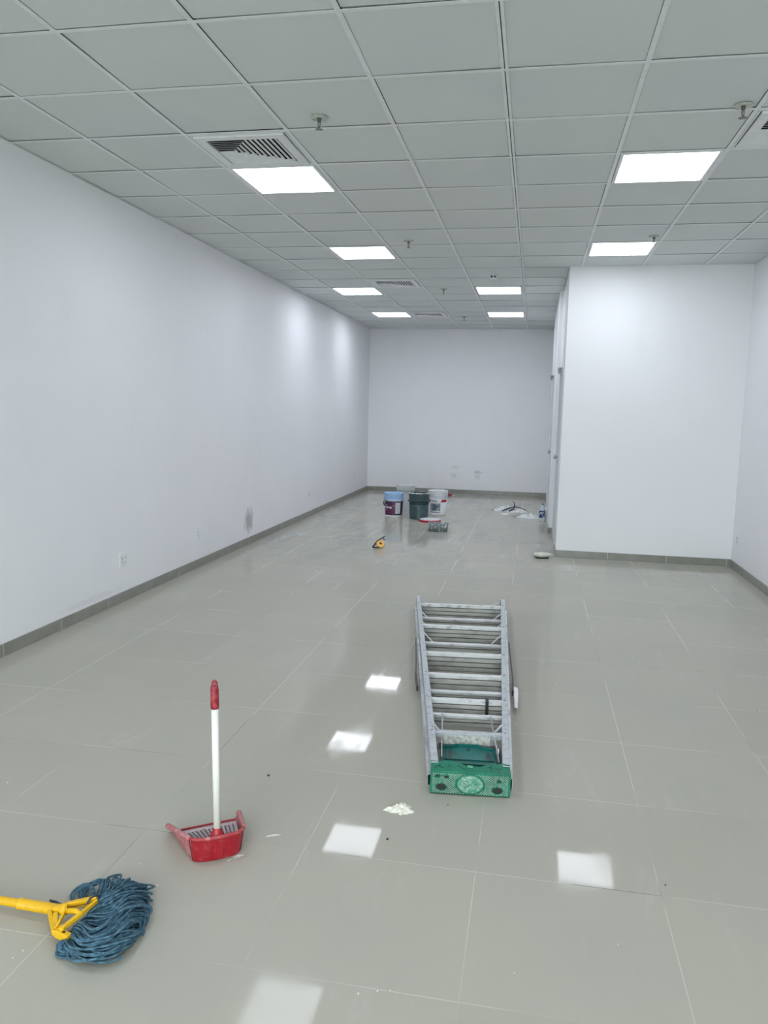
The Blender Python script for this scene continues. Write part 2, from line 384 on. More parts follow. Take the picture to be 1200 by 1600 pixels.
# ------------------------------------------------------------------ suspended ceiling
U = .61; GX3, GY0, GAP, AR = -.332231, 6.229984, .036041, 1.017102
def cx(c): return (GX3+(c-3)+(GAP/2 if c > 3 else (-GAP/2 if c < 3 else 0)))*U
def ry(r): return (GY0+r*AR)*U
LIGHTS = [(0,2),(0,6),(-1,10),(-1,14),(4,2),(4,6),(2,10),(2,14),(0,-3),(4,-3),(0,-7),(4,-7)]
VENTS = [(0,1),(5,1),(0,9),(0,14),(5,-7)]
cl = MB()
cl.use('plenum').box(XL-SLB, XR+SLB, YS-.08, YB+SLB, H+.2, H+.25)
HB = .012          # half width of a grid bar
for r in range(-15, 19):
    for c in range(-2, 7):
        if (c, r) in LIGHTS or (c, r) in VENTS: continue
        g = lambda: rnd.choice((.0, .0005, .001, .002, .0035))
        hl = .028 if c == 3 else HB; hr = .028 if c == 2 else HB
        if c == 2: hr = .017
        if c == 3: hl = .017
        x0, x1, y0, y1 = cx(c)+hl+g()*.7, cx(c+1)-hr-g()*.7, ry(r)+HB+g()*.3, ry(r+1)-HB-g()
        x0 = max(x0, XL+.003); x1 = min(x1, XR-.003); y0 = max(y0, YS+.003); y1 = min(y1, YB-.003)
        if x1 <= x0 or y1 <= y0: continue
        if y0 > YF-.05:
            x1 = min(x1, XB-.003)
            if x1 <= x0: continue
        elif y1 > YF:
            if x0 > XB: y1 = YF-.003
        z = H+.003; q = lambda: rnd.uniform(0, .0045)
        b = [(x0,y0,z+q()),(x1,y0,z+q()),(x1,y1,z+q()),(x0,y1,z+q())]
        cl.use('tile').hexa(b, [(x,y,H+.03) for x,y,_ in b])
cl.use('grid')
for c in range(-1, 7):
    w_ = .017 if c == 3 else HB
    y1 = YB if cx(c) < XB else YF
    if c == 3:
        cl.box(cx(c)-w_, cx(c)-.0025, YS, y1, H, H+.03).box(cx(c)+.0025, cx(c)+w_, YS, y1, H, H+.03)
    else: cl.box(cx(c)-w_, cx(c)+w_, YS, y1, H, H+.002)
for r in range(-14, 19):
    x1 = XR if ry(r) < YF else XB
    cl.box(XL, x1, ry(r)-HB, ry(r)+HB, H-.0005, H+.0015)
cl.box(XL, XL+.018, YS, YB, H-.001, H+.001)
struct(cl.build('ceiling', fix=False))

def cell_c(c, r): return ((cx(c)+cx(c+1))/2, (ry(r)+ry(r+1))/2)
# recessed light panels
def make_light():
    e = empty('ceiling_light', (0,0,H))
    a, b = .289, .298; i, j = .268, .286
    MB().box(-a, a, -b, -j, -.004, .03).box(-a, a, j, b, -.004, .03).box(-a, -i, -j, j, -.004, .03).box(i, a, -j, j, -.004, .03).build('panel_frame', 'grid', e)
    MB().box(-i, i, -j, j, .002, .012).build('diffuser', 'emit', e)
    return e
LL = {(0,2): 'lit square ceiling panel touching the large slatted air vent at left', (0,6): 'lit ceiling panel second from the front in the left row, none beside it',
 (-1,10): 'lit ceiling panel beside the small middle air vent', (-1,14): 'small lit ceiling panel at the far left, beside the farthest vent',
 (4,2): 'largest lit ceiling panel, on the right near the sprinkler and cut-off vent', (4,6): 'lit ceiling panel just in front of the white partition wall',
 (2,10): 'lit ceiling panel between the smoke detector and the back wall, nearer of the centre pair', (2,14): 'farthest lit ceiling panel in the centre row, close to the back wall',
 (0,-3): 'lit ceiling panel above and just left of the viewer', (4,-3): 'lit ceiling panel above and just right of the viewer'}
L0 = make_light(); first = True
for k, (c, r) in enumerate(LIGHTS):
    o = L0 if first else copy_tree(L0); first = False
    x, y = cell_c(c, r); o.location = (x, y, H)
    tag(o, LL.get((c, r), 'lit ceiling panel behind the viewer, nearest the shop front at the '+('left' if c == 0 else 'right')), 'ceiling light', 'square light panels in the ceiling')
# air vents with corner-split louvres
def clip_u(poly, u):            # v interval of polygon along the line u = const
    vs = []
    for i in range(len(poly)):
        (u0, v0), (u1, v1) = poly[i], poly[(i+1) % len(poly)]
        if (u0-u)*(u1-u) < 0: vs.append(v0+(v1-v0)*(u-u0)/(u1-u0))
    return (min(vs), max(vs)) if len(vs) >= 2 else None
def make_vent():
    e = empty('ceiling_vent', (0,0,H)); S = .215
    pv = MB(); o_, n_ = .272, S+.004
    pv.box(-o_, o_, -o_, -n_, -.010, .002).box(-o_, o_, n_, o_, -.010, .002).box(-o_, -n_, -n_, n_, -.010, .002).box(n_, o_, -n_, n_, -.010, .002)
    t = .29
    pv.box(-t, t, -.297, -o_-.004, .001, .004).box(-t, t, o_+.004, .297, .001, .004).box(-t, -o_-.006, -o_, o_, .001, .004).box(o_+.006, t, -o_, o_, .001, .004)
    pv.build('vent_frame', 'grid', e)
    nk = MB().box(-.24, .24, -.24, .24, .07, .08).box(-.24, -.235, -.24, .24, -.0, .07).box(.235, .24, -.24, .24, 0, .07).box(-.235, .235, -.24, -.235, 0, .07).box(-.235, .235, .235, .24, 0, .07)
    nk.build('duct_neck', 'plenum', e)
    lv = MB(); A = [(0,0),(.57,0),(.2,.5),(0,.5)]; B = [(.57,0),(1,0),(1,1),(.2,.5)]; C = [(0,.5),(.2,.5),(1,1),(0,1)]
    P = lambda u, v, z: ((u-.5)*2*S, (v-.5)*2*S, z)
    nb = 14
    for i in range(nb):
        u = (i+.5)/nb; s = clip_u(B, u)
        if s: d = .018; lv.add([P(u-.013, s[0], -.006), P(u-.013, s[1], -.006), P(u+.008, s[1], .001), P(u+.008, s[0], .001), P(u-.013, s[0], -.004), P(u-.013, s[1], -.004), P(u+.008, s[1], .003), P(u+.008, s[0], .003)], [(0,1,2,3),(4,7,6,5),(0,4,5,1),(3,2,6,7),(0,3,7,4),(1,5,6,2)])
    for poly, lean, n2 in ((A, -1, 14), (C, 1, 14)):
        pt = [(v, u) for u, v in poly]
        for i in range(n2):
            v = (i+.5)/n2; s = clip_u(pt, v)
            if not s: continue
            a0, a1 = (v-.016, v+.014) if lean < 0 else (v+.036, v-.036)
            z1 = .0
            lv.add([P(s[0], a0, -.006), P(s[1], a0, -.006), P(s[1], a1, z1), P(s[0], a1, z1), P(s[0], a0, -.004), P(s[1], a0, -.004), P(s[1], a1, z1+.002), P(s[0], a1, z1+.002)], [(0,1,2,3),(4,7,6,5),(0,4,5,1),(3,2,6,7),(0,3,7,4),(1,5,6,2)])
    lv.build('louvres', 'grid', e)
    return e
VL = {(0,1): 'large slatted air vent in the ceiling, in front of the nearest left light panel', (5,1): 'slatted air vent cut off by the right edge of the picture',
      (0,9): 'small slatted air vent halfway down the ceiling', (0,14): 'farthest slatted air vent, near the back wall', (5,-7): 'slatted air vent in the ceiling behind the viewer'}
V0 = make_vent(); first = True
for (c, r) in VENTS:
    o = V0 if first else copy_tree(V0); first = False
    x, y = cell_c(c, r); o.location = (x, y, H-.0005); tag(o, VL[(c, r)], 'air vent', 'slatted vents in the ceiling')
# sprinklers
def make_sprinkler():
    e = empty('fire_sprinkler', (0,0,H))
    MB().lathe([(.0,-.003),(.046,-.004),(.046,-.001),(.043,.0035),(.0,.0035)], 28).build('cover_ring', 'escut', e)
    b = MB().lathe([(.0,-.02),(.009,-.02),(.012,-.003),(0,-.003)], 14)
    b.tube([(-.006,0,-.018),(-.007,0,-.035),(-.003,0,-.052)], .0018, 6).tube([(.006,0,-.018),(.007,0,-.035),(.003,0,-.052)], .0018, 6).tube([(0,0,-.018),(0,0,-.055)], .0022, 6)
    b.build('sprinkler_body', 'brass', e)
    d = MB().lathe([(.0,-.058),(.008,-.058),(.008,-.055),(0,-.055)], 12)
    for k in range(10):
        d.box(.006, .021, -.0025, .0025, -.059, -.0575, Matrix.Rotation(k*PI/5, 4, 'Z'))
    d.build('deflector', 'brass', e); return e
SPR = [(-1.20, 4.262, 'ceiling sprinkler in front of the large left air vent'), (.95, 4.369, 'ceiling sprinkler beside the cut-off vent at the right'),
       (.947, 7.332, 'ceiling sprinkler over the panel in front of the partition'), (-1.205, 7.335, 'ceiling sprinkler right of the second left light panel'),
       (-1.205, 10.18, 'small ceiling sprinkler between the middle vent and the centre light panel'), (-1.2, 13.1, 'farthest ceiling sprinkler, near the back wall')]
S0 = make_sprinkler(); first = True
for x, y, lb in SPR:
    o = S0 if first else copy_tree(S0); first = False
    o.location = (x, y, H); tag(o, lb, 'sprinkler', 'fire sprinklers in the ceiling')
# smoke detector
e = empty('smoke_detector', (-.526, 9.20, H+.004), 0, 'round white smoke detector with two dark slots on the ceiling', 'smoke detector')
MB().lathe([(0,-.045),(.030,-.045),(.042,-.036),(.050,-.016),(.052,0),(0,0)], 30).build('detector_body', 'white_pl', e)
for s in (-1, 1): MB().box(s*.018-.011, s*.018+.011, -.052, -.038, -.033, -.014).build('detector_slot', 'dark', e)

# ------------------------------------------------------------------ wall sockets
def make_outlet(double):
    e = empty('wall_outlet'); w2 = .058 if double else .035
    MB().box(-.004, .007, -w2, w2, -.057, .057).build('cover_plate', 'white_pl', e, bevel=.003)
    for y in ((-.024, .024) if double else (0,)):
        f = MB().box(.0065, .010, y-.017, y+.017, -.034, .034).build('socket_face', 'bucket_w', e, bevel=.0015)
        for z in (-.018, .018):
            for q in (-.0065, .0065): MB().box(.0098, .0106, y+q-.0015, y+q+.0015, z-.006, z+.006).build('socket_slot', 'dark', f)
    return e
A = make_outlet(True); A.location = (XL, 5.642, .334); tag(A, 'white double wall socket on the left wall, nearest the viewer', 'socket', 'sockets low on the walls')
Bo = make_outlet(False); Bo.location = (XL, 7.051, .332); tag(Bo, 'single wall socket on the left wall, between the double socket and the dark smudge', 'socket', 'sockets low on the walls')
for (x, y, z, rz, lb) in ((XL, 10.93, .327, 0, 'third socket along the left wall, just past the dark smudge'), (XL, 13.88, .345, 0, 'farthest small socket on the left wall, by the back corner'),
        (-1.471, YB, .344, -PI/2, 'socket on the back wall, left of the pair, above the white bucket'), (-1.02, YB, .335, -PI/2, 'socket on the back wall, right of the pair')):
    o = copy_tree(Bo if rz == 0 else A); o.location = (x, y, z); o.rotation_euler = (0,0,rz); o['label'] = lb
o = copy_tree(A); o.location = (XR, 8.5, .315); o.rotation_euler = (0,0,PI); o['label'] = 'faint socket low on the right wall near the corner'

# ================================================================== step ladder (lying folded, steps up)
LD = empty('step_ladder', (-.19, 3.06, 0), 0, 'long aluminium step ladder lying folded on the floor, green end cap towards the viewer', 'ladder')
LD.rotation_euler = (0, 0, -math.atan2(.106, .9944)*-1) if False else (0, 0, math.atan2(.106, .9944))
def xw(y): return .163+(.347-.163)*(y-.05)/2.94        # outer half width of the front rails
ZT = .115
def quadbar(m_, s, fx, y0, y1, xa, xb, za, zb):
    b = [[(s*(fx(y0)-xa), y0, z), (s*(fx(y0)-xb), y0, z), (s*(fx(y1)-xb), y1, z), (s*(fx(y1)-xa), y1, z)] for z in (za, zb)]
    m_.hexa(b[0], b[1])
STEPS = [(2.76,.088),(2.165,.086),(1.555,.088),(1.165,.066),(.785,.050)]
for s in (-1, 1):
    m1 = MB()                                       # front rail: C channel lying on its web
    for a in ((0,.004,.030,ZT), (.004,.031,ZT-.004,ZT), (.004,.031,.030,.034)): quadbar(m1, s, xw, .045, 2.995, *a)
    m1.build('front_rail', 'rail', LD, bevel=.0012)
    xr = lambda y: xw(y)+.015                       # rear rail just outside, resting on the floor
    m2 = MB()
    for a in ((0,.003,.002,.056), (.003,.014,.052,.056), (.003,.014,.002,.006)): quadbar(m2, s, xr, .06, 2.86, *a)
    m2.build('rear_rail', 'alu', LD)
    for y in (2.76, 2.165, 1.555, 1.165, .785, .37):
        MB().lathe([(0,.0),(.006,.0),(.005,.003),(0,.004)], 10, Matrix.Translation((s*(xw(y)-.016), y+.012, ZT))).build('rivet', 'chrome', LD)
for y, dep in STEPS:                                # ribbed tread facing the cap, smooth lip on top coloured as lit from above
    m1 = MB(); x = xw(y)-.005
    lp_ = MB().box(-x, x, y-.004, y+.024, ZT-.007, ZT-.003).box(-x, x, y-.006, y-.002, ZT-.025, ZT-.003)
    zt = ZT-.027; nr = max(2, round(dep/.028)); h = dep/nr
    m1.use('slate_d').box(-x, x, y+.010, y+.013, zt-dep+.002, ZT-.01).use('tread')
    for k in range(nr):
        z1 = zt-k*h
        m1.box(-x, x, y-.001, y+.010, z1-h+.001, z1-.0045)
    st = m1.build('step', None, LD, bevel=.0012); lp_.build('step_lip', 'lip', st, bevel=.0008)
for y, zt, dep in ((2.48,.078,.045),(1.865,.078,.045),(.975,.082,.066),(.655,.080,.055)):   # rear section bars
    m1 = MB(); x = xw(y)-.004
    m1.use('lip').box(-x, x, y-.004, y+.026, zt-.005, zt).box(-x, x, y-.006, y-.002, zt-.014, zt); nr = max(1, round((dep-.014)/.020)); h = (dep-.014)/nr
    m1.use('slate_d').box(-x, x, y+.008, y+.011, zt-dep, zt-.004).use('tread')
    for k in range(nr):
        z1 = zt-.014-k*h; m1.box(-x, x, y-.001, y+.008, z1-h+.002, z1-.004)
    m1.build('rear_bar', None, LD, bevel=.001)
y = .372; x = xw(y)-.005
m1 = MB().box(-x, x, y-.003, y+.030, ZT-.016, ZT-.006).box(-x, x, y-.006, y-.002, ZT-.030, ZT-.006)
m1.build('top_brace', 'rail', LD, bevel=.001)
MB().box(-.112, .100, y-.010, y-.006, ZT-.058, ZT-.016).build('brace_plate', 'label_dirty', LD, bevel=.001)
for (p, q) in (((-.32,2.66,.10),(-.22,2.50,.05)), ((.32,2.66,.10),(.20,2.50,.05)), ((-.31,2.42,.09),(-.20,2.26,.04)), ((.31,2.42,.09),(.20,2.28,.04)),
               ((-.27,2.06,.10),(-.16,1.87,.05)), ((.27,2.06,.10),(.15,1.87,.05)), ((-.165,.50,.10),(-.12,.39,.09)), ((.165,.52,.10),(.105,.40,.09)), ((-.33,2.95,.10),(-.22,2.80,.09)), ((.33,2.96,.10),(.2,2.82,.09))):
    MB().bar(p, q, .012, .003).build('diagonal_brace', 'alu', LD)
for x0, x1, y0, y1, z0, z1 in ((-.120,-.120,.60,.20,.112,.070),(.112,.128,.58,.16,.112,.075)):
    MB().tube([(x0, y0, z0), (x1, y1, z1)], .004, 8).build('spreader_rod', 'alu', LD)
for s in (-1, 1):
    m1 = MB(); pa = [(s*(xw(2.0)+.022), 2.0, .06), (s*(xw(1.55)+.030), 1.55, .06), (s*(xw(1.30)+.036), 1.30, .05)]
    for i in range(2): m1.bar(pa[i], pa[i+1], .006, .014)
    m1.bar((s*(xw(1.32)+.036), 1.32, .045), (s*(xw(1.10)+.032), 1.10, .045), .010, .03)
    m1.build('spreader_bar', 'dark', LD)
    MB().box(s*(xw(2.95)-.035), s*(xw(2.95)-.012), 2.93, 2.985, .075, .108).build('foot_block', 'dark', LD, bevel=.004)
m1 = MB(); m1.hexa([(.268,1.075,.052),(.290,1.075,.046),(.293,1.165,.052),(.271,1.165,.058)], [(.268,1.075,.0535),(.290,1.075,.0475),(.293,1.165,.0535),(.271,1.165,.0595)])
m1.hexa([(.258,.93,.030),(.274,.93,.026),(.288,1.075,.046),(.266,1.075,.052)], [(.258,.93,.0315),(.274,.93,.0275),(.288,1.075,.0475),(.266,1.075,.0535)])
m1.build('paper_tag', 'print_w', LD)['label'] = 'white paper tag'
MB().box(.096,.112,.772,.780,.030,.092).box(.096,.112,.772,.82,.106,.116).box(.096,.112,.772,.780,.085,.116).build('strap_clip', 'dark', LD, bevel=.002)
# green moulded top cap, its top face towards the viewer
def cap():
    w_, zf, zt = .164, .102, .117
    m1 = MB(); y0 = -.004
    m1.box(-w_, w_, y0, y0+.008, .004, zf)
    for s in (-1, 1):
        xa, xb = sorted((s*w_, s*(w_-.010)))
        m1.hexa([(xa,y0+.006,.006),(xb,y0+.006,.006),(xb,.060,.012),(xa,.060,.012)], [(xa,y0+.006,zf),(xb,y0+.006,zf),(xb,.060,zt),(xa,.060,zt)])
    n = 28; f0, b0_, f1, b1_ = [], [], [], []
    for i in range(n+1):
        x = -w_+.0005+(2*w_-.001)*i/n; u = x/w_
        d = .060-.026*math.exp(-((u-.08)/.36)**2)+(.004 if -.62 < u < -.38 else 0)+.003*math.sin(u*17)
        z = lambda yy: zf+(zt-zf)*(yy-y0)/.064
        f0.append((x, y0+.001, zf)); b0_.append((x, d, z(d))); f1.append((x, y0+.001, zf-.006)); b1_.append((x, d, z(d)-.006))
    q = [(i, i+1, n+2+i, n+1+i) for i in range(n)]
    m1.add(f0+b0_, q).add(f1+b1_, q).add(b0_+b1_, q)
    m1.box(-w_+.001, w_-.001, y0, .05, .004, .010)
    c = m1.build('top_cap', 'green', LD, bevel=.0015)
    d = MB(); z0, z1 = .010, .094; step = .0105; yy = y0
    holes = [(-.118,.034,.021,.014),(.112,.030,.021,.014),(-.134,.080,.010,.006),(-.098,.078,.010,.006),(.118,.070,.008,.005),(0,.050,.057,.041)]
    def clear(x, z): return all(((x-hx)/(a+.004))**2+((z-hz)/(b+.003))**2 > 1 for hx, hz, a, b in holes)
    dd = {-1: MB(), 1: MB()}; z = z0; row = 0
    while z < z1:
        x = -.152+(step/2 if row % 2 else 0)
        while x < .154:
            if clear(x, z): dd[-1 if x < 0 else 1].add([(x-.0031,yy-.0002,z),(x,yy-.0002,z-.0019),(x+.0031,yy-.0002,z),(x,yy-.0002,z+.0019),(x,yy-.0018,z)], [(0,1,4),(1,2,4),(2,3,4),(3,0,4)])
            x += step
        z += .0045; row += 1
    for d in dd.values(): d.build('diamond_tread', 'label_dirty', c, fix=False)['label'] = 'worn diamond pattern'
    R = lambda hx, hz: Matrix.Translation((hx, yy, hz)) @ Matrix.Rotation(PI/2, 4, 'X')
    for hx, hz, a, b in holes[:5]:
        hl = MB().lathe([(0,.0006),(1,.0006),(1.0,-.001)], 24, R(hx, hz) @ Matrix.Diagonal((a, b, 1, 1)), False).build('cap_hole', 'dark', c)
        MB().tube([(hx+(a+.001)*math.cos(t*PI/12), yy-.0005, hz+(b+.001)*math.sin(t*PI/12)) for t in range(25)], .0013, 6, False).build('hole_rim', 'green', c)
    em = MB().lathe([(0,.0022),(.9,.0022),(1,.0005),(1,-.001)], 40, R(0, .050) @ Matrix.Diagonal((.055,.040,1,1))).build('emblem_disc', 'emblem', c)
    ln = MB(); Y_ = yy-.0026
    ring = lambda hx, hz, a, b, r=.0009: ln.tube([(hx+a*math.cos(t*PI/14), Y_, hz+b*math.sin(t*PI/14)) for t in range(29)], r, 6, False)
    ring(-.021,.053,.017,.013); ring(.021,.053,.017,.013); ring(0,.050,.054,.039,.0012)
    for a, b in (((-.029,.060),(-.013,.046)),((-.026,.049),(-.026,.058)),((-.016,.057),(-.016,.048)),((.012,.058),(.018,.058)),((.018,.058),(.018,.050)),((.024,.060),(.030,.047)),((.030,.057),(.023,.049))):
        ln.tube([(a[0],Y_,a[1]),(b[0],Y_,b[1])], .0012, 6)
    ln.build('emblem_lines', 'groove', em)
    for (a, b) in (((-.15,.012),(-.12,.038)),((-.14,.03),(-.11,.016)),((-.055,.036),(-.020,.012)),((.075,.034),(.085,.034)),((.085,.045),(.085,.012)),((.10,.03),(.13,.026)),((.112,.022),(.118,.006)),((-.09,.040),(-.085,.024)),((.13,.045),(.155,.036))):
        za = lambda v: zf+(zt-zf)*(v-y0)/.064+.0005
        MB().bar((a[0],a[1],za(a[1])), (b[0],b[1],za(b[1])), .003, .001).build('cap_scratch', 'slate_d', c)
    MB().box(-.012,.010,.026,.038,.106,.1135).build('centre_tab', 'emblem', c, bevel=.001)
cap()
# teal moulded tray behind the cap
tr = MB(); x0 = .122
poly = [(-x0,.155),(x0,.155),(x0+.002,.235),(x0-.006,.318),(.062,.334),(.045,.354),(-.045,.354),(-.062,.338),(-x0+.012,.330),(-x0,.315)]
tr.prism(poly, .050, .056)
for i in range(len(poly)):
    a, b = poly[i], poly[(i+1) % len(poly)]
    tr.bar((a[0],a[1],.060), (b[0],b[1],.060), .006, .014)
tr.box(-x0, x0, .150, .162, .050, .066).box(-.11,.11,.205,.212,.056,.061).box(-.098,-.093,.215,.30,.056,.061).box(.093,.098,.215,.30,.056,.061)
tr.box(-x0-.004, x0+.004, .060, .156, .030, .036)
tt = tr.build('tool_tray', 'teal', LD, bevel=.002)
for b in ((-.090,-.076,.215,.295),(.078,.092,.215,.295),(-.008,.008,.305,.330)): MB().box(*b, .056, .0568).build('tray_slot', 'slate_d', tt)
MB().box(-.135,.135,.364,.374,.030,.062).build('tray_bracket', 'alu', LD)
for s in (-1, 1): MB().box(s*.138-.004, s*.138+.004, .065, .28, .012, .090).build('shade_plate', 'dark', LD)  # black plates added for the shade in the void beside the tray

# ================================================================== dustpan standing up
dv = Vector((-.57, .82, 0)).normalized(); rvv = Vector((dv.y, -dv.x, 0))
DP = empty('dustpan', (-1.016, 2.405, 0), math.atan2(rvv.y, rvv.x), 'red dustpan with upright white pole, red grip on top, standing on the floor', 'dustpan')
# local: x to the right, y from the back wall towards the open lip
def dustpan():
    wb, wl, D = .083, .118, .235          # half widths at back and lip, depth
    hb = .092
    W = lambda y: wb+(wl-wb)*y/D
    b = MB(); b.use('red')
    t = .003
    # floor plate, rising in shallow ribs
    b.use('red_in').hexa([(-wb+.004,.013,.002),(wb-.004,.013,.002),(wl,D,.002),(-wl,D,.002)], [(-wb+.004,.013,.006),(wb-.004,.013,.006),(wl,D,.004),(-wl,D,.004)])
    # back wall, bulging and leaning outwards with a rim
    b.use('red'); n = 12
    def row(z, push):
        return [(-(wb+push)+2*(wb+push)*i/n, -push*1.2-.010*math.sin(PI*i/n)+.016*abs(2*i/n-1)**8, z) for i in range(n+1)]
    n = 20; r0, r1 = row(.002, 0), row(hb, .010)
    i0, i1 = [(x, y+t*1.4, z) for x, y, z in r0], [(x, y+t*1.4, z) for x, y, z in r1]
    b.add(r0+r1, [(i, i+1, n+2+i, n+1+i) for i in range(n)], True); b.use('red_in').add(i0+i1, [(i, i+1, n+2+i, n+1+i) for i in range(n)], True)
    pb = b.build('pan_body', None, DP); MB().tube([(x, y, hb) for x, y, _ in r1], .0062, 8).build('pan_rim', 'red_rim', pb)
    # lid plate between the sides: coated ribbed ramp that slopes up to the lip
    rp = MB(); rp.use('red_in')
    rp.hexa([(-wb+.004,.012,.064),(wb-.004,.012,.064),(W(.15)-.006,.15,.040),(-W(.15)+.006,.15,.040)], [(-wb+.004,.012,.068),(wb-.004,.012,.068),(W(.15)-.006,.15,.044),(-W(.15)+.006,.15,.044)])
    rp.hexa([(-W(.15)+.006,.15,.038),(W(.15)-.006,.15,.038),(W(.165)-.006,.165,.002),(-W(.165)+.006,.165,.002)], [(-W(.15)+.006,.152,.048),(W(.15)-.006,.152,.048),(W(.165)-.004,.169,.002),(-W(.165)+.004,.169,.002)])
    rr = rp.build('ribbed_ramp', None, DP)
    rb = MB()
    for i in range(13):
        x = -.075+i*.0125; rb.bar((x,.036,.0655), (x*1.18,.120,.0510), .0035, .004)
    rb.build('ramp_ribs', 'red_in', rr)
    rg = MB()
    for i in range(12):
        x = -.069+i*.0125; rg.bar((x,.036,.0644), (x*1.18,.116,.0505), .0042, .0024)
    rg.build('ramp_grooves', 'slate_d', rr)
    MB().bar((-W(.15)+.006,.151,.049),(W(.15)-.006,.151,.049),.006,.004).build('ramp_edge', 'red', rr)
    for s in (-1, 1):                      # flared side wings, highest in front of the lip
        sd = MB(); k = 12; o1, o2 = [], []
        for i in range(k+1):
            y = .012+(D-.012)*i/k; zt = hb-(hb-.026)*(i/k)**1.0; fl = .013+.001*i/k
            o1.append((s*W(y), y, .002)); o2.append((s*(W(y)+fl), y, zt))
        in1 = [(x-s*t, y, z) for x, y, z in o1]; in2 = [(x-s*t, y, z) for x, y, z in o2]
        q = [(i, i+1, k+2+i, k+1+i) for i in range(k)]
        sd.add(o1+o2, q, True).add(in1+in2, q, True)
        sd.add([o1[-1], o2[-1], in2[-1], in1[-1]], [(0,1,2,3)])
        sd.tube(o2, [.0065+.004*i/k for i in range(k+1)], 8)
        sd.build('side_wing', 'red_side', DP)
    s = MB(); s.lathe([(.026,-.004),(.022,.006),(.0165,.014),(.0145,.026),(.0,.026)], 20, Matrix.Translation((0,.004,hb-.004)))
    s.box(-.016,.016,-.019,.004,.012,hb); s.build('pole_socket', 'red', DP, bevel=.002)
dustpan()
def pl_(name, a, b, r, mtn, n=16): return MB().tube([a, b], r, n).build(name, mtn, DP)
tipw = Vector((-1.030, 2.420, .632)); Minv = Matrix.Rotation(-math.atan2(rvv.y, rvv.x), 4, 'Z')
tip = Minv @ (tipw-Vector((-1.016, 2.405, 0))); foot = Vector((0,.004,.100)); ax = (tip-foot)
pg = foot+ax*((.632-.100-.085)/(.532))
pl_('pole', foot, pg, .0125, 'pole')
g = MB(); dn = ax.normalized(); L = (tip-pg).length
g.tube([pg-dn*.006, pg, pg+dn*(L*.72), pg+dn*(L*.86)], [.0142,.0145,.0145,.0120], 18)
gp = g.build('grip', 'grip', DP)
hp = pg+dn*(L*.84); sidev = rvv; sidev = Minv.to_3x3() @ Vector((1,0,0))
h = MB(); h.tube([hp+sidev*.0085*math.cos(t)+dn*(.020*math.sin(t)) for t in [PI*i/12 for i in range(13)]], .0042, 8)
h.build('hanging_loop', 'grip', gp)

# ================================================================== string mop
MP = empty('string_mop', (-1.30, 1.97, 0), 0, 'blue string mop with yellow clamp and handle lying on the floor', 'mop')
O = Vector((-1.30, 1.97, 0)); L_ = lambda p: Vector(p)-O
hd = Vector((-1.356, 1.985, .036)); hdir = (Vector((-1.56, 1.996, .030))-hd).normalized()
hs = hd+hdir*.135
MB().tube([L_(hs+hdir*1.20), L_(hs)], .0125, 18).build('handle', 'yellow', MP)
MB().tube([L_(hs+hdir*.003), L_(hs), L_(hs-hdir*.005), L_(hs-hdir*.006), L_(hd)], [.013,.0172,.0172,.0155,.0165], 20).build('handle_sleeve', 'yellow', MP)
f = MB()
def arm(pts, w_, h_):
    for i in range(len(pts)-1): f.bar(L_(pts[i]), L_(pts[i+1]), w_, h_)
    for p in pts[1:-1]: f.lathe([(0,h_/2),(w_*.5,h_/2),(w_*.5,-h_/2),(0,-h_/2)], 12, Matrix.Translation(L_(p)), False)
f.tube([L_((-1.362,1.985,.036)), L_((-1.338,1.978,.045)), L_((-1.319,1.971,.052))], [.0165,.0155,.013], 16)
arm([(-1.330,1.990,.052),(-1.302,2.004,.056),(-1.250,2.030,.060)], .011, .016)
arm([(-1.372,1.968,.036),(-1.310,1.896,.034),(-1.285,1.887,.034)], .012, .018)
arm([(-1.322,1.978,.058),(-1.312,1.958,.058),(-1.303,1.905,.046),(-1.306,1.898,.040)], .007, .014)
arm([(-1.345,1.958,.046),(-1.312,1.905,.038)], .014, .006)
arm([(-1.320,1.983,.060),(-1.296,1.992,.062),(-1.248,2.022,.064)], .006, .012)
f.lathe([(.014,-.010),(.018,-.006),(.018,.006),(.014,.010)], 18, Matrix.Translation(L_((-1.325,1.974,.050))) @ Matrix.Rotation(PI/2, 4, 'Y'))
f.build('clamp_frame', 'yellow', MP, bevel=.0015)
bl = MB(); bl.bar(L_((-1.300,1.893,.036)), L_((-1.247,1.876,.036)), .020, .024); b_ = bl.build('clamp_block', 'yellow', MP, bevel=.004)
MB().box(-.004,.004,-.003,.003,-.001,.002).build('block_hole', 'dark', b_).location = L_((-1.268,1.882,.0485))
cb = MB(); cb.bar(L_((-1.241,2.013,.064)), L_((-1.256,1.955,.060)), .008, .012).bar(L_((-1.256,1.955,.060)), L_((-1.280,1.897,.050)), .011, .012)
cb.lathe([(0,.008),(.009,.008),(.009,-.008),(0,-.008)], 12, Matrix.Translation(L_((-1.282,1.894,.048))))
cb.build('clamp_bar', 'yellow', MP, bevel=.001)
MB().tube([L_((-1.312,1.960,.056)), L_((-1.278,1.961,.060)), L_((-1.255,1.950,.058))], [.0085,.0085,.0065], 14).build('clamp_screw', 'yellow', MP)
MB().bar(L_((-1.318,1.985,.0475)), L_((-1.262,2.008,.050)), .012, .003).build('grimy_web', 'yellow_d', MP)
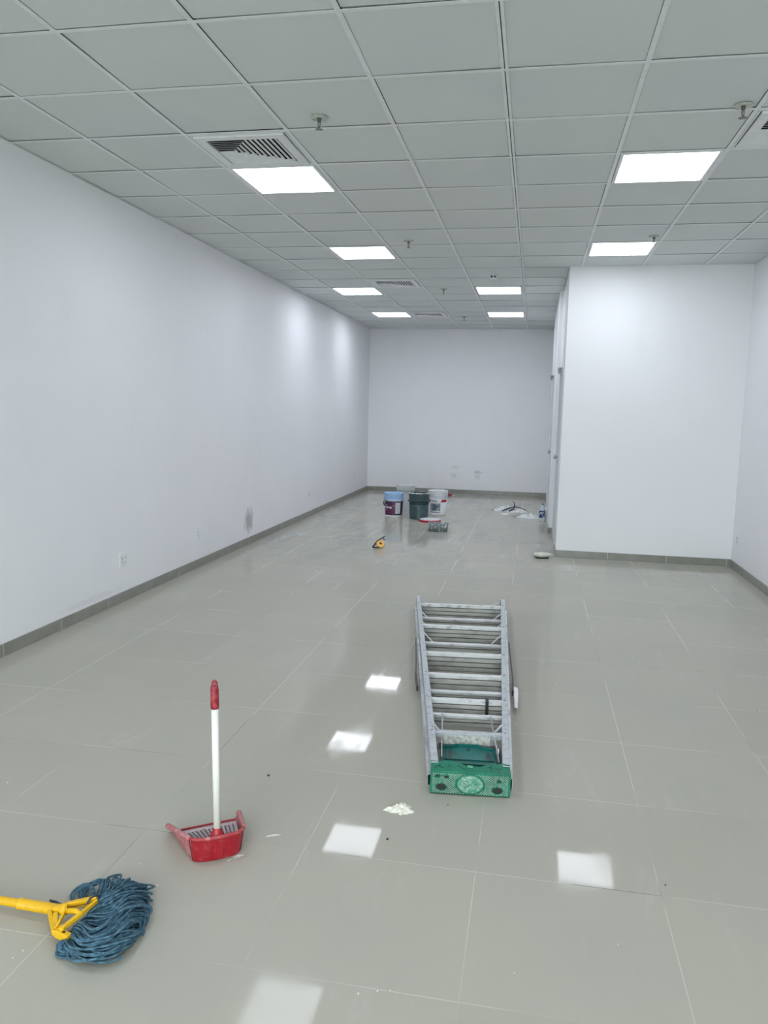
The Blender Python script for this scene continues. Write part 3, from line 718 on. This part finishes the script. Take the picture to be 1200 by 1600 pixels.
G = [
[(-1.246, 2.021, 0.05), (-1.234, 2.049, 0.07), (-1.252, 2.112, 0.06), (-1.281, 2.188, 0.03), (-1.315, 2.185, 0.015), (-1.297, 2.105, 0.02)],
[(-1.242, 2.015, 0.05), (-1.206, 2.026, 0.08), (-1.194, 2.095, 0.07), (-1.17, 2.163, 0.03), (-1.159, 2.151, 0.02)],
[(-1.235, 1.996, 0.05), (-1.181, 1.99, 0.08), (-1.153, 2.038, 0.08), (-1.12, 2.078, 0.04), (-1.106, 2.063, 0.02)],
[(-1.234, 1.956, 0.05), (-1.158, 1.92, 0.09), (-1.138, 1.978, 0.09), (-1.119, 2.049, 0.05), (-1.104, 2.029, 0.02)],
[(-1.24, 1.929, 0.05), (-1.16, 1.872, 0.08), (-1.127, 1.896, 0.09), (-1.116, 1.978, 0.08), (-1.098, 2.036, 0.03), (-1.088, 1.981, 0.015)],
[(-1.25, 1.915, 0.04), (-1.175, 1.846, 0.07), (-1.121, 1.856, 0.08), (-1.102, 1.929, 0.08), (-1.095, 1.995, 0.04), (-1.087, 1.956, 0.015)],
[(-1.248, 1.891, 0.04), (-1.19, 1.841, 0.05), (-1.127, 1.835, 0.06), (-1.088, 1.88, 0.06), (-1.077, 1.962, 0.03)],
[(-1.246, 1.874, 0.03), (-1.2, 1.843, 0.03), (-1.147, 1.855, 0.03), (-1.103, 1.882, 0.03), (-1.091, 1.955, 0.015)]]
GR = [smoothpath([(g[0][0]+(-1.262-g[0][0])*.9, g[0][1]+.012*(1 if k < 2 else -.2), .028)]+g, 28) for k, g in enumerate(G)]
ym = MB(); rnd2 = random.Random(3)
for s in range(260):
    t = (s+rnd2.random())/260*(len(GR)-1); i = min(int(t), len(GR)-2); u = t-i
    lay = rnd2.random()**.6; sc = rnd2.uniform(.80, 1.06)
    ph = [rnd2.uniform(0, 6.28) for _ in range(4)]; am = rnd2.uniform(.003, .013); pts = []
    offx, offy = rnd2.gauss(0, .010), rnd2.gauss(0, .010)
    kk = int(28*sc) if sc < 1 else 28
    for k in range(kk+1):
        p = GR[i][k].lerp(GR[i+1][k], u); q = k/28
        x = p.x+am*math.sin(q*7+ph[0])+offx*min(1, q*3); y_ = p.y+am*math.sin(q*6+ph[1])+offy*min(1, q*3)
        z = .004+max(0, p.z-.006)*(.30+.70*lay)*(1 if q > .08 else .6+q*5)+.0022*math.sin(q*11+ph[2])
        pts.append((x-O.x, y_-O.y, max(.0035, z)))
    ym.tube(pts, rnd2.uniform(.0028, .0038), 6)
loops = [[(-1.251,1.867,.03),(-1.268,1.866,.015),(-1.255,1.852,.01),(-1.207,1.853,.015),(-1.158,1.873,.015),(-1.13,1.898,.01)],
 [(-1.278,2.065,.03),(-1.338,2.125,.03),(-1.373,2.118,.015),(-1.378,2.091,.008),(-1.349,2.068,.008)],
 [(-1.262,2.06,.03),(-1.300,2.15,.03),(-1.340,2.135,.02),(-1.352,2.11,.01),(-1.32,2.08,.01)]]
for li, lp in enumerate(loops):
    for s in range((26, 4, 12)[li]):
        o_ = Vector((rnd2.gauss(0, .007), rnd2.gauss(0, .007), rnd2.uniform(-.004, .006)))*(.6 if li == 1 else 1); pts = []
        for p in smoothpath(lp, 20): q = p+o_; pts.append((q.x-O.x, q.y-O.y, max(.0035, q.z)))
        ym.tube(pts, .0031, 6)
yo = ym.build('mop_yarn', 'yarn', MP, fix=False); tag(yo, 'tangled blue cotton strands', kind='stuff')
tl = MB(); tl.tube([L_(p) for p in ((-1.123,1.908,.01),(-1.123,1.882,.006),(-1.127,1.863,.004))], [.004,.005,.003], 6)
tl.tube([L_(p) for p in ((-1.436,2.064,.004),(-1.415,2.058,.005),(-1.375,2.045,.006),(-1.33,2.02,.02))], [.003,.005,.004,.004], 6)
tl.tube([L_(p) for p in ((-1.250,2.035,.066),(-1.262,2.012,.071),(-1.262,1.995,.066))], .0035, 6)
tl.build('loose_strand', 'yarn_d', MP)

# ================================================================== buckets at the far end
def rad(z, r0=.128, r1=.143, h=.36): return r0+(r1-r0)*z/h
def pail(name, loc, label, h=.36, body='bucket_w', top=None, r0=.128, r1=.143, rz=0, group='paint buckets standing at the far end', filled=None):
    e = empty(name, (loc[0], loc[1], 0), rz, label, 'bucket', group)
    rf = lambda z: rad(z, r0, r1, h)
    zt = h*.72
    prof = [(0,.004),(r0-.006,.004),(r0-.004,0),(r0,.002),(rf(.02),.02),(rf(zt),zt)]
    low = MB().lathe(prof+[(rf(zt)-.0025, zt),(r0-.0025,.008),(0,.008)], 44).build('bucket_body', body, e)
    pr = [(rf(zt)-.0025,zt),(rf(zt),zt),(rf(zt)+.010,zt+.002),(rf(zt)+.010,zt+.006),(rf(zt)+.001,zt+.009)]
    for k in range(3):
        z = zt+.03+k*.022; pr += [(rf(z),z),(rf(z)+.007,z+.002),(rf(z)+.007,z+.005),(rf(z),z+.007)]
    pr += [(rf(h)+.001,h-.006),(rf(h)+.006,h-.004),(rf(h)+.006,h),(rf(h)-.003,h),(rf(h)-.004,zt),(rf(zt)-.0025,zt)]
    MB().lathe(pr, 44).build('bucket_collar', top or body, e)
    return e, rf, low, zt
V = PI/180
b1, rf, low, zt = pail('paint_bucket', (-1.985, 11.34), 'white paint bucket with plum label and pale blue collar, leftmost of the front three', top='blue_top')
lb = MB().patch(rf, -180*V, 0, .035, .242, n=40).build('printed_label', 'purple', b1)
k = MB(); k.patch(rf, -180*V, 0, .035, .050, .002, 30).patch(rf, -180*V, 0, .228, .242, .002, 30).patch(rf, -32*V, 0, .035, .242, .0018, 10); k.build('label_border', 'navy', lb)
k = MB().patch(rf, -70*V, -36*V, .060, .222, .0026); k.build('label_text_panel', 'print_w', lb)
k = MB()
for i in range(9): k.patch(rf, -67*V, -40*V+(i%3)*-4*V, .072+i*.015, .078+i*.015, .0032, 6)
k.build('label_small_print', 'print_g', lb)
k = MB()
for i, (a, z0, z1) in enumerate([(-162,.138,.152),(-152,.136,.164),(-142,.138,.160),(-132,.136,.160),(-122,.138,.168),(-112,.136,.162),(-104,.138,.160),(-97,.132,.164)]):
    k.patch(rf, (a-4)*V, (a+2.5)*V, z0, z1, .0028, 3)
for i, a in enumerate((-150,-142,-134,-126)): k.patch(rf, (a-3)*V, (a+2)*V, .112, .121, .0028, 2)
for i, a in enumerate((-140,-133,-126)): k.patch(rf, (a-3)*V, (a+2)*V, .180, .190-.002*i, .0028, 2)
k.build('label_lettering', 'print_w', lb)
def bail(e, rf, zt, a0, a1, drop, mt='chrome', lean=-1):
    p0 = Vector(((rf(zt)+.016)*math.cos(a0), (rf(zt)+.016)*math.sin(a0), zt+.02)); p1 = Vector(((rf(zt)+.016)*math.cos(a1), (rf(zt)+.016)*math.sin(a1), zt+.02))
    pts = []
    for i in range(19):
        t = i/18; a = a0+(a1-a0)*t; r = rf(zt)+.016; pts.append((r*math.cos(a), r*math.sin(a), zt+.02-drop*math.sin(PI*t)))
    hd_ = MB().tube(pts, .0022, 6).build('bail_handle', mt, e)
    return pts, hd_
pts, hh = bail(b1, rf, zt, -200*V, -20*V, .12)
MB().tube(pts[3:7], .009, 10).build('handle_grip', 'dark', hh)
for a in (-200, -20): MB().lathe([(0,0),(.012,0),(.012,.010),(0,.010)], 12, Matrix.Rotation(a*V, 4, 'Z') @ Matrix.Translation((rf(zt)+.006,0,zt+.02)) @ Matrix.Rotation(PI/2, 4, 'Y')).build('handle_ear', 'blue_top', b1)

b2, rf, low, zt = pail('paint_bucket', (-1.598, 11.27), 'dark slate green bucket with paint-spattered rim, middle of the front three', body='slate', h=.375, r0=.135, r1=.150)
MB().patch(rf, -190*V, 10*V, .215, .250, .0015, 40).build('dark_band', 'slate_d', b2)
MB().lathe([(rf(.375)-.006,.372),(rf(.375)+.009,.372),(rf(.375)+.010,.378),(rf(.375)+.002,.386),(rf(.375)-.006,.386)], 44).build('spattered_rim', 'spatter', b2)
k = MB().patch(rf, -130*V, -50*V, .06, .20, .001, 16); k.build('embossed_panel', 'slate', b2)
for a in (178, 2): MB().lathe([(0,0),(.016,0),(.014,.014),(0,.014)], 12, Matrix.Rotation(a*V, 4, 'Z') @ Matrix.Translation((rf(zt)+.006,0,zt-.01)) @ Matrix.Rotation(PI/2, 4, 'Y')).build('handle_ear', 'slate_d', b2)
bail(b2, rf, zt-.02, 178*V, 2*V, -.0, 'slate_d')

b3, rf, low, zt = pail('paint_bucket', (-1.385, 11.78), 'white bucket with red corner flashes and a picture label, rightmost of the front three', h=.375, r0=.130, r1=.150)
lb = MB().patch(rf, -140*V, -62*V, .045, .225, .0012, 20).build('printed_label', 'print_w', b3)
MB().patch(rf, -136*V, -66*V, .075, .185, .002, 18).build('label_picture', 'photo', lb)
MB().patch(rf, -134*V, -70*V, .050, .057, .002, 12).build('label_stripe', 'slate_d', lb)
k = MB()
for s, a0, a1 in ((1, -66, -20), (-1, -168, -128)):
    n = 8; vs = []
    for z, sh in ((.205, 0), (.245, 1)):
        for i in range(n+1):
            a = a0+(a1-a0)*i/n
            if sh and s == 1: a = a0+10+(a1-a0-10)*i/n
            if not sh and s == -1: a = a0+(a1-10-a0)*i/n
            r = rf(z)+.0026; vs.append((r*math.cos(a*V), r*math.sin(a*V), z))
    k.add(vs, [(i, i+1, n+2+i, n+1+i) for i in range(n)], True)
k.build('red_flash', 'red_print', lb)
k = MB()
for a, z0, z1 in ((-118,.215,.234),(-111,.213,.228),(-104,.216,.236),(-97,.214,.230),(-90,.216,.236)): k.patch(rf, (a-2.6)*V, (a+2)*V, z0, z1, .0028, 2)
k.build('label_lettering', 'slate_d', lb)

b0, rf, low, zt = pail('plastic_bucket', (-1.93, 12.08), 'empty milky see-through bucket standing behind the front three', h=.40, body='clear_b', r0=.125, r1=.145)
# upside-down lid with red rim
e = empty('bucket_lid', (-1.40, 11.02, 0), 0, 'white bucket lid with red rim lying on the floor before the buckets', 'lid')
MB().lathe([(0,.004),(.146,.004),(.150,.0),(.158,.004),(.158,.028),(.150,.030)], 44).build('lid_rim', 'red_print', e)
MB().lathe([(0,.026),(.10,.027),(.138,.031),(.150,.034),(.153,.030),(.146,.024),(0,.022)], 44).build('lid_top', 'bucket_w', e)
# open tub shape, mottled grey
e = empty('tub_shape', (-1.175, 10.16, 0), 0.03, 'low mottled grey tub shape in front of the lid', 'tub')
tb = MB(); w_, d_, h_, t_ = .128, .085, .105, .004
def rr_(w_, d_, r=.03, n=5): 
    P = []
    for cx_, cy_, a in ((w_-r, d_-r, 0), (-w_+r, d_-r, 90), (-w_+r, -d_+r, 180), (w_-r, -d_+r, 270)):
        for k in range(n+1): an = (a+90*k/n)*V; P.append((cx_+r*math.cos(an), cy_+r*math.sin(an)))
    return P
def shell(m_, levels):
    n = len(levels[0][0]); vs = []
    for P, z in levels: vs += [(x, y, z) for x, y in P]
    m_.add(vs, [(i*n+j, i*n+(j+1) % n, (i+1)*n+(j+1) % n, (i+1)*n+j) for i in range(len(levels)-1) for j in range(n)], True)
    m_.add([(x, y, levels[0][1]) for x, y in levels[0][0]], [tuple(range(n-1,-1,-1))]); m_.add([(x, y, levels[-1][1]) for x, y in levels[-1][0]], [tuple(range(n))])
shell(tb, [(rr_(w_*.93,d_*.93),0), (rr_(w_,d_),h_), (rr_(w_-t_,d_-t_),h_), (rr_(w_*.93-t_,d_*.93-t_),.005)])
tb.build('tub_body', 'tub', e)
rm = MB(); P = rr_(w_+.003, d_+.003); rm.tube([(x, y, h_) for x, y in P+[P[0]]], .004, 6); rm.build('tub_rim', 'clear_b', e)
# red scraper on the floor beyond the white bucket
e = empty('scraper', (-1.51, 14.50, 0), .1, 'small red-handled scraper on the floor by the back wall', 'scraper')
MB().tube([(-.10,0,.02),(-.02,0,.024),(.07,0,.02)], [.014,.018,.013], 10).build('scraper_handle', 'red_print', e)
MB().box(.07,.14,-.03,.03,.012,.016).build('scraper_blade', 'alu', e)

# ------------------------------------------------------------------ small things on the floor
e = empty('chalk_reel', (-1.675, 8.66, 0), .35, 'small orange and black reel tool with angled strap on the floor before the buckets', 'hand tool')
R = Matrix.Translation((.015,0,.046)) @ Matrix.Rotation(math.radians(52), 4, 'X')
MB().lathe([(.014,-.018),(.042,-.020),(.048,-.012),(.048,.012),(.042,.018),(.020,.020),(.012,.008),(.014,-.018)], 30, R).build('reel_body', 'orange', e)
MB().lathe([(0,.009),(.012,.010),(.012,.004),(0,.004)], 16, R).build('reel_hub', 'dark', e)
MB().tube([(-.078,0,.008),(-.052,.005,.038),(-.02,.01,.078),(.028,.02,.108),(.070,.03,.132)], [.008,.010,.009,.007,.006], 8).tube([(-.075,0,.008),(-.03,-.015,.010),(.0,-.025,.010)], .007, 8).build('tool_strap', 'dark', e)
MB().tube([(.058,.03,.122),(.052,.025,.10),(.066,.02,.088),(.074,.02,.10)], .004, 8).build('hook', 'dark', e)

e = empty('float_pad', (.145, 8.60, 0), .08, 'cream oval pad lying at the foot of the partition corner', 'pad')
pd = MB(); lv = []
def oval(a, b, sk=0): return [(a*math.cos(t*PI/16)+(sk if math.cos(t*PI/16) > 0 else 0)*math.cos(t*PI/16), b*math.sin(t*PI/16)) for t in range(32)]
shell(pd, [(oval(.062,.045),.012),(oval(.082,.060,.02),.022),(oval(.095,.068,.03),.034),(oval(.092,.064,.03),.046),(oval(.070,.045,.01),.056)])
pd.build('pad_top', 'cream', e)
pd = MB(); shell(pd, [(oval(.055,.04),.0),(oval(.072,.052,.01),.008),(oval(.070,.050,.01),.014)]); pd.build('pad_sole', 'dark', e)
MB().tube([(-.045,-.01,.050),(-.038,-.01,.075),(-.030,0,.09)], .0025, 6).build('pad_string', 'print_g', e)

def crumple(name, loc, rx, ry_, h, seed, mt, label, cat, rz=0, n=26, parent=None, group=None, cut=.0):
    rn = random.Random(seed); vs = []; fs = []
    ph = [(rn.uniform(3, 14), rn.uniform(0, 6.28), rn.uniform(3, 14), rn.uniform(0, 6.28)) for _ in range(8)]
    m_ = MB()
    edge = [1+.22*math.sin(3*a*2*PI/n+ph[0][1])+.12*math.sin(7*a*2*PI/n+ph[1][1])+rn.uniform(-.1, .1) for a in range(n)]
    rings = 7
    for k in range(rings+1):
        q = k/rings
        for a in range(n):
            an = 2*PI*a/n; r = q*edge[a]
            hh_ = h*(1-q**2.2)*(.55+.45*math.sin(ph[2][0]*math.cos(an)*q+ph[2][1])*math.cos(ph[3][0]*math.sin(an)*q+ph[3][1]))+rn.uniform(0, h*.18)*(1-q)
            vs.append((rx*r*math.cos(an), ry_*r*math.sin(an), max(.0012, hh_+.002*(k < rings))))
    for k in range(rings):
        for a in range(n): fs.append((k*n+a, k*n+(a+1) % n, (k+1)*n+(a+1) % n, (k+1)*n+a))
    m_.add(vs, fs, False)
    m_.add([(x, y, 0) for x, y, _ in vs[-n:]]+list(vs[-n:]), [tuple(range(n-1,-1,-1))]+[(i, (i+1) % n, n+(i+1) % n, n+i) for i in range(n)])
    o = m_.build(name, mt, parent, loc=loc); o.rotation_euler = (0, 0, rz)
    if label: tag(o, label, cat, group)
    return o
e = empty('plastic_bag', (-.33, 12.62, 0), 0, 'crumpled white plastic bag with dark straps on the floor near the back, left heap', 'bag')
crumple('bag_film', (-.03,0,0), .19, .16, .085, 5, 'bag', None, None, 0, parent=e)
MB().tube([(-.10,-.16,.02),(-.04,-.13,.045),(.02,-.09,.065),(.10,-.04,.08),(.19,.02,.05),(.27,.05,.02)], [.012,.018,.014,.012,.010,.006], 8, flat=.6).tube([(.0,-.16,.02),(.06,-.11,.05),(.10,-.06,.085)], .013, 8, flat=.6).tube([(.08,-.02,.08),(.085,0,.13),(.05,.01,.16)], [.008,.007,.005], 8).build('bag_strap', 'cloth_n', e)
crumple('bag_film', (.17,-.04,0), .11, .09, .05, 9, 'bag', None, None, 0, parent=e)
MB().tube([(-.27,.0,.004),(-.24,.01,.006),(-.21,0,.004)], .006, 6).build('strap_end', 'cloth_n', e)
crumple('crumpled_sheet', (.005, 11.93, 0), .155, .12, .07, 12, 'bag', 'crumpled white plastic sheet on the floor beside the blue-labelled bottle', 'plastic sheet', -.2)
crumple('plastic_scrap', (-.36, 12.20, 0), .10, .05, .018, 15, 'bag', 'flat white plastic scrap just in front of the strapped bag', 'plastic scrap')

e = empty('water_bottle', (.178, 11.55, 0), 0, 'clear plastic bottle with blue label standing on the floor by the door', 'bottle')
MB().lathe([(0,.006),(.030,.006),(.040,0),(.045,.010),(.045,.052),(.043,.058),(.043,.165),(.045,.170),(.044,.190),(.030,.222),(.014,.240),(.013,.256),(0,.256)], 28).build('bottle_body', 'bottle', e)
MB().lathe([(0,.248),(.015,.248),(.015,.268),(0,.269)], 18).build('cap', 'slate', e)
lb = MB().lathe([(.0436,.060),(.0441,.061),(.0441,.162),(.0436,.163)], 28).build('bottle_label', 'blue_l', e)
k = MB(); rb_ = lambda z: .0441
for i in range(12): k.patch(rb_, (-150+i*10)*V, (-139+i*10)*V, .095+.035*math.sin(i*.55), .106+.035*math.sin(i*.55)+.004, .0012, 2)
for i in range(7): k.patch(rb_, (-120+i*10)*V, (-109+i*10)*V, .140-.008*abs(i-3), .150-.008*abs(i-3), .0012, 2)
k.build('label_swirl', 'bucket_w', lb)
e = empty('filler_tube', (XS-.03, 11.72, 0), 0, 'white tube leaning on the door behind the blue-labelled bottle', 'tube')
MB().tube([(0,0,.004),(.012,.01,.20)], .014, 12).build('tube_body', 'bucket_w', e); MB().tube([(.012,.01,.20),(.0135,.011,.228)], [.006,.003], 10).build('nozzle', 'bucket_w', e)

# plaster crumbs and smears on the tiles
o = crumple('plaster_lump', (-.448, 2.885, 0), .052, .036, .022, 21, 'plaster', 'flat crumbly lump of white plaster on the floor left of the ladder cap', 'plaster', .3, 30)
o = crumple('plaster_crumb', (-.440, 2.848, 0), .010, .006, .006, 22, 'plaster', 'tiny plaster crumb just in front of the plaster lump', 'plaster crumb', .5, 12)
def smear(pts, wds, label):
    m_ = MB(); rn = random.Random(len(label)); L1, R1 = [], []
    P = smoothpath([(x, y, 0) for x, y in pts], 26)
    for i, p in enumerate(P):
        t = (P[min(i+1,26)]-P[max(i-1,0)]).normalized(); nn = Vector((-t.y, t.x, 0)); wd = wds*(.25+.75*math.sin(PI*i/26))*rn.uniform(.3, 1.2)
        L1.append((*(p+nn*wd)[:2], .0009)); R1.append((*(p-nn*wd)[:2], .0009))
    n = 27; m_.add(L1+R1, [(i, i+1, n+i+1, n+i) for i in range(26)]); m_.add([(x,y,0.0002) for x,y,_ in L1+R1], [(i, i+1, n+i+1, n+i) for i in range(26)])
    o = m_.build('plaster_smear', 'plaster'); tag(o, label, 'plaster smear', 'plaster smears on the tiles')
smear([(-.90,2.575),(-.874,2.592),(-.85,2.60)], .006, 'short white plaster smear on the floor right of the dustpan')
smear([(-.968,2.415),(-.950,2.436),(-.935,2.445)], .010, 'white plaster splash at the right foot of the dustpan')
smear([(-.98,2.395),(-.968,2.412),(-.96,2.43)], .003, 'faint plaster fleck below the splash at the dustpan')
def crumbs(lst, mt, kind, label, cat, group):
    for i, (x, y, s) in enumerate(lst):
        rn = random.Random(i+5); m_ = MB(); n = 7
        P = [(s*math.cos(2*PI*k/n)*rn.uniform(.6, 1.2), s*.7*math.sin(2*PI*k/n)*rn.uniform(.6, 1.2)) for k in range(n)]
        m_.prism(P, 0, s*.35); o = m_.build(kind, mt, loc=(x, y, 0)); o.rotation_euler = (0,0,rn.uniform(0, 3)); tag(o, label if isinstance(label, str) else label[i], cat, group)
crumbs([(-1.048,3.038,.008),(-.46,2.66,.007)], 'chip', 'debris_chip', ['small black chip on the floor between dustpan and ladder', 'black chip at the edge of the light reflection left of centre'], 'chip', 'black chips on the tiles')
def fl(u, v):        # point on the floor seen at photo position (u, v)
    d = fw+r2*((u-600)/F_PX)-u2*((v-800)/F_PX); k = -CAM_H/d.z; return (d.x*k, d.y*k)
CR = [(12,1223,.006,'white crumb alone at the left edge of the floor'),(556,1196,.004,'left one of two crumbs above the middle light reflection'),(567,1197,.005,'right one of two crumbs above the middle light reflection'),
 (870,1070,.006,'white crumb on the floor right of the far half of the ladder'),(806,1132,.006,'white crumb close beside the right rail of the ladder'),(652,1232,.004,'crumb beside the left corner of the green ladder cap'),
 (1013,1285,.003,'small crumb near the long right joint'),(560,1553,.006,'crumb right of the lowest light reflection, leftmost of three'),(590,1549,.005,'middle crumb of three right of the lowest light reflection'),
 (610,1548,.004,'rightmost crumb of three right of the lowest light reflection'),(966,1476,.004,'crumb below the right-hand light reflection'),(804,1521,.004,'crumb on the bare tiles at the bottom centre'),
 (36,1486,.005,'upper one of two crumbs below the mop handle'),(20,1497,.004,'lower one of two crumbs below the mop handle'),(246,1384,.005,'crumb right of the blue mop yarn'),(219,1350,.004,'crumb between the mop and the dustpan')]
for u, v, s, lb_ in CR: crumbs([(*fl(u, v), s*.7)], 'plaster', 'plaster_crumb', lb_, 'plaster crumb', 'plaster crumbs scattered on the floor')
for u, v, lb_ in ((700,1258,'dark speck in front of the green ladder cap'),(1040,1383,'dark speck right of the right-hand light reflection'),(1042,926,'dark speck on the floor before the white partition'),(1183,1111,'dark speck near the right edge of the floor')):
    crumbs([(*fl(u, v), .004)], 'chip', 'debris_speck', lb_, 'speck', 'dark specks on the floor')
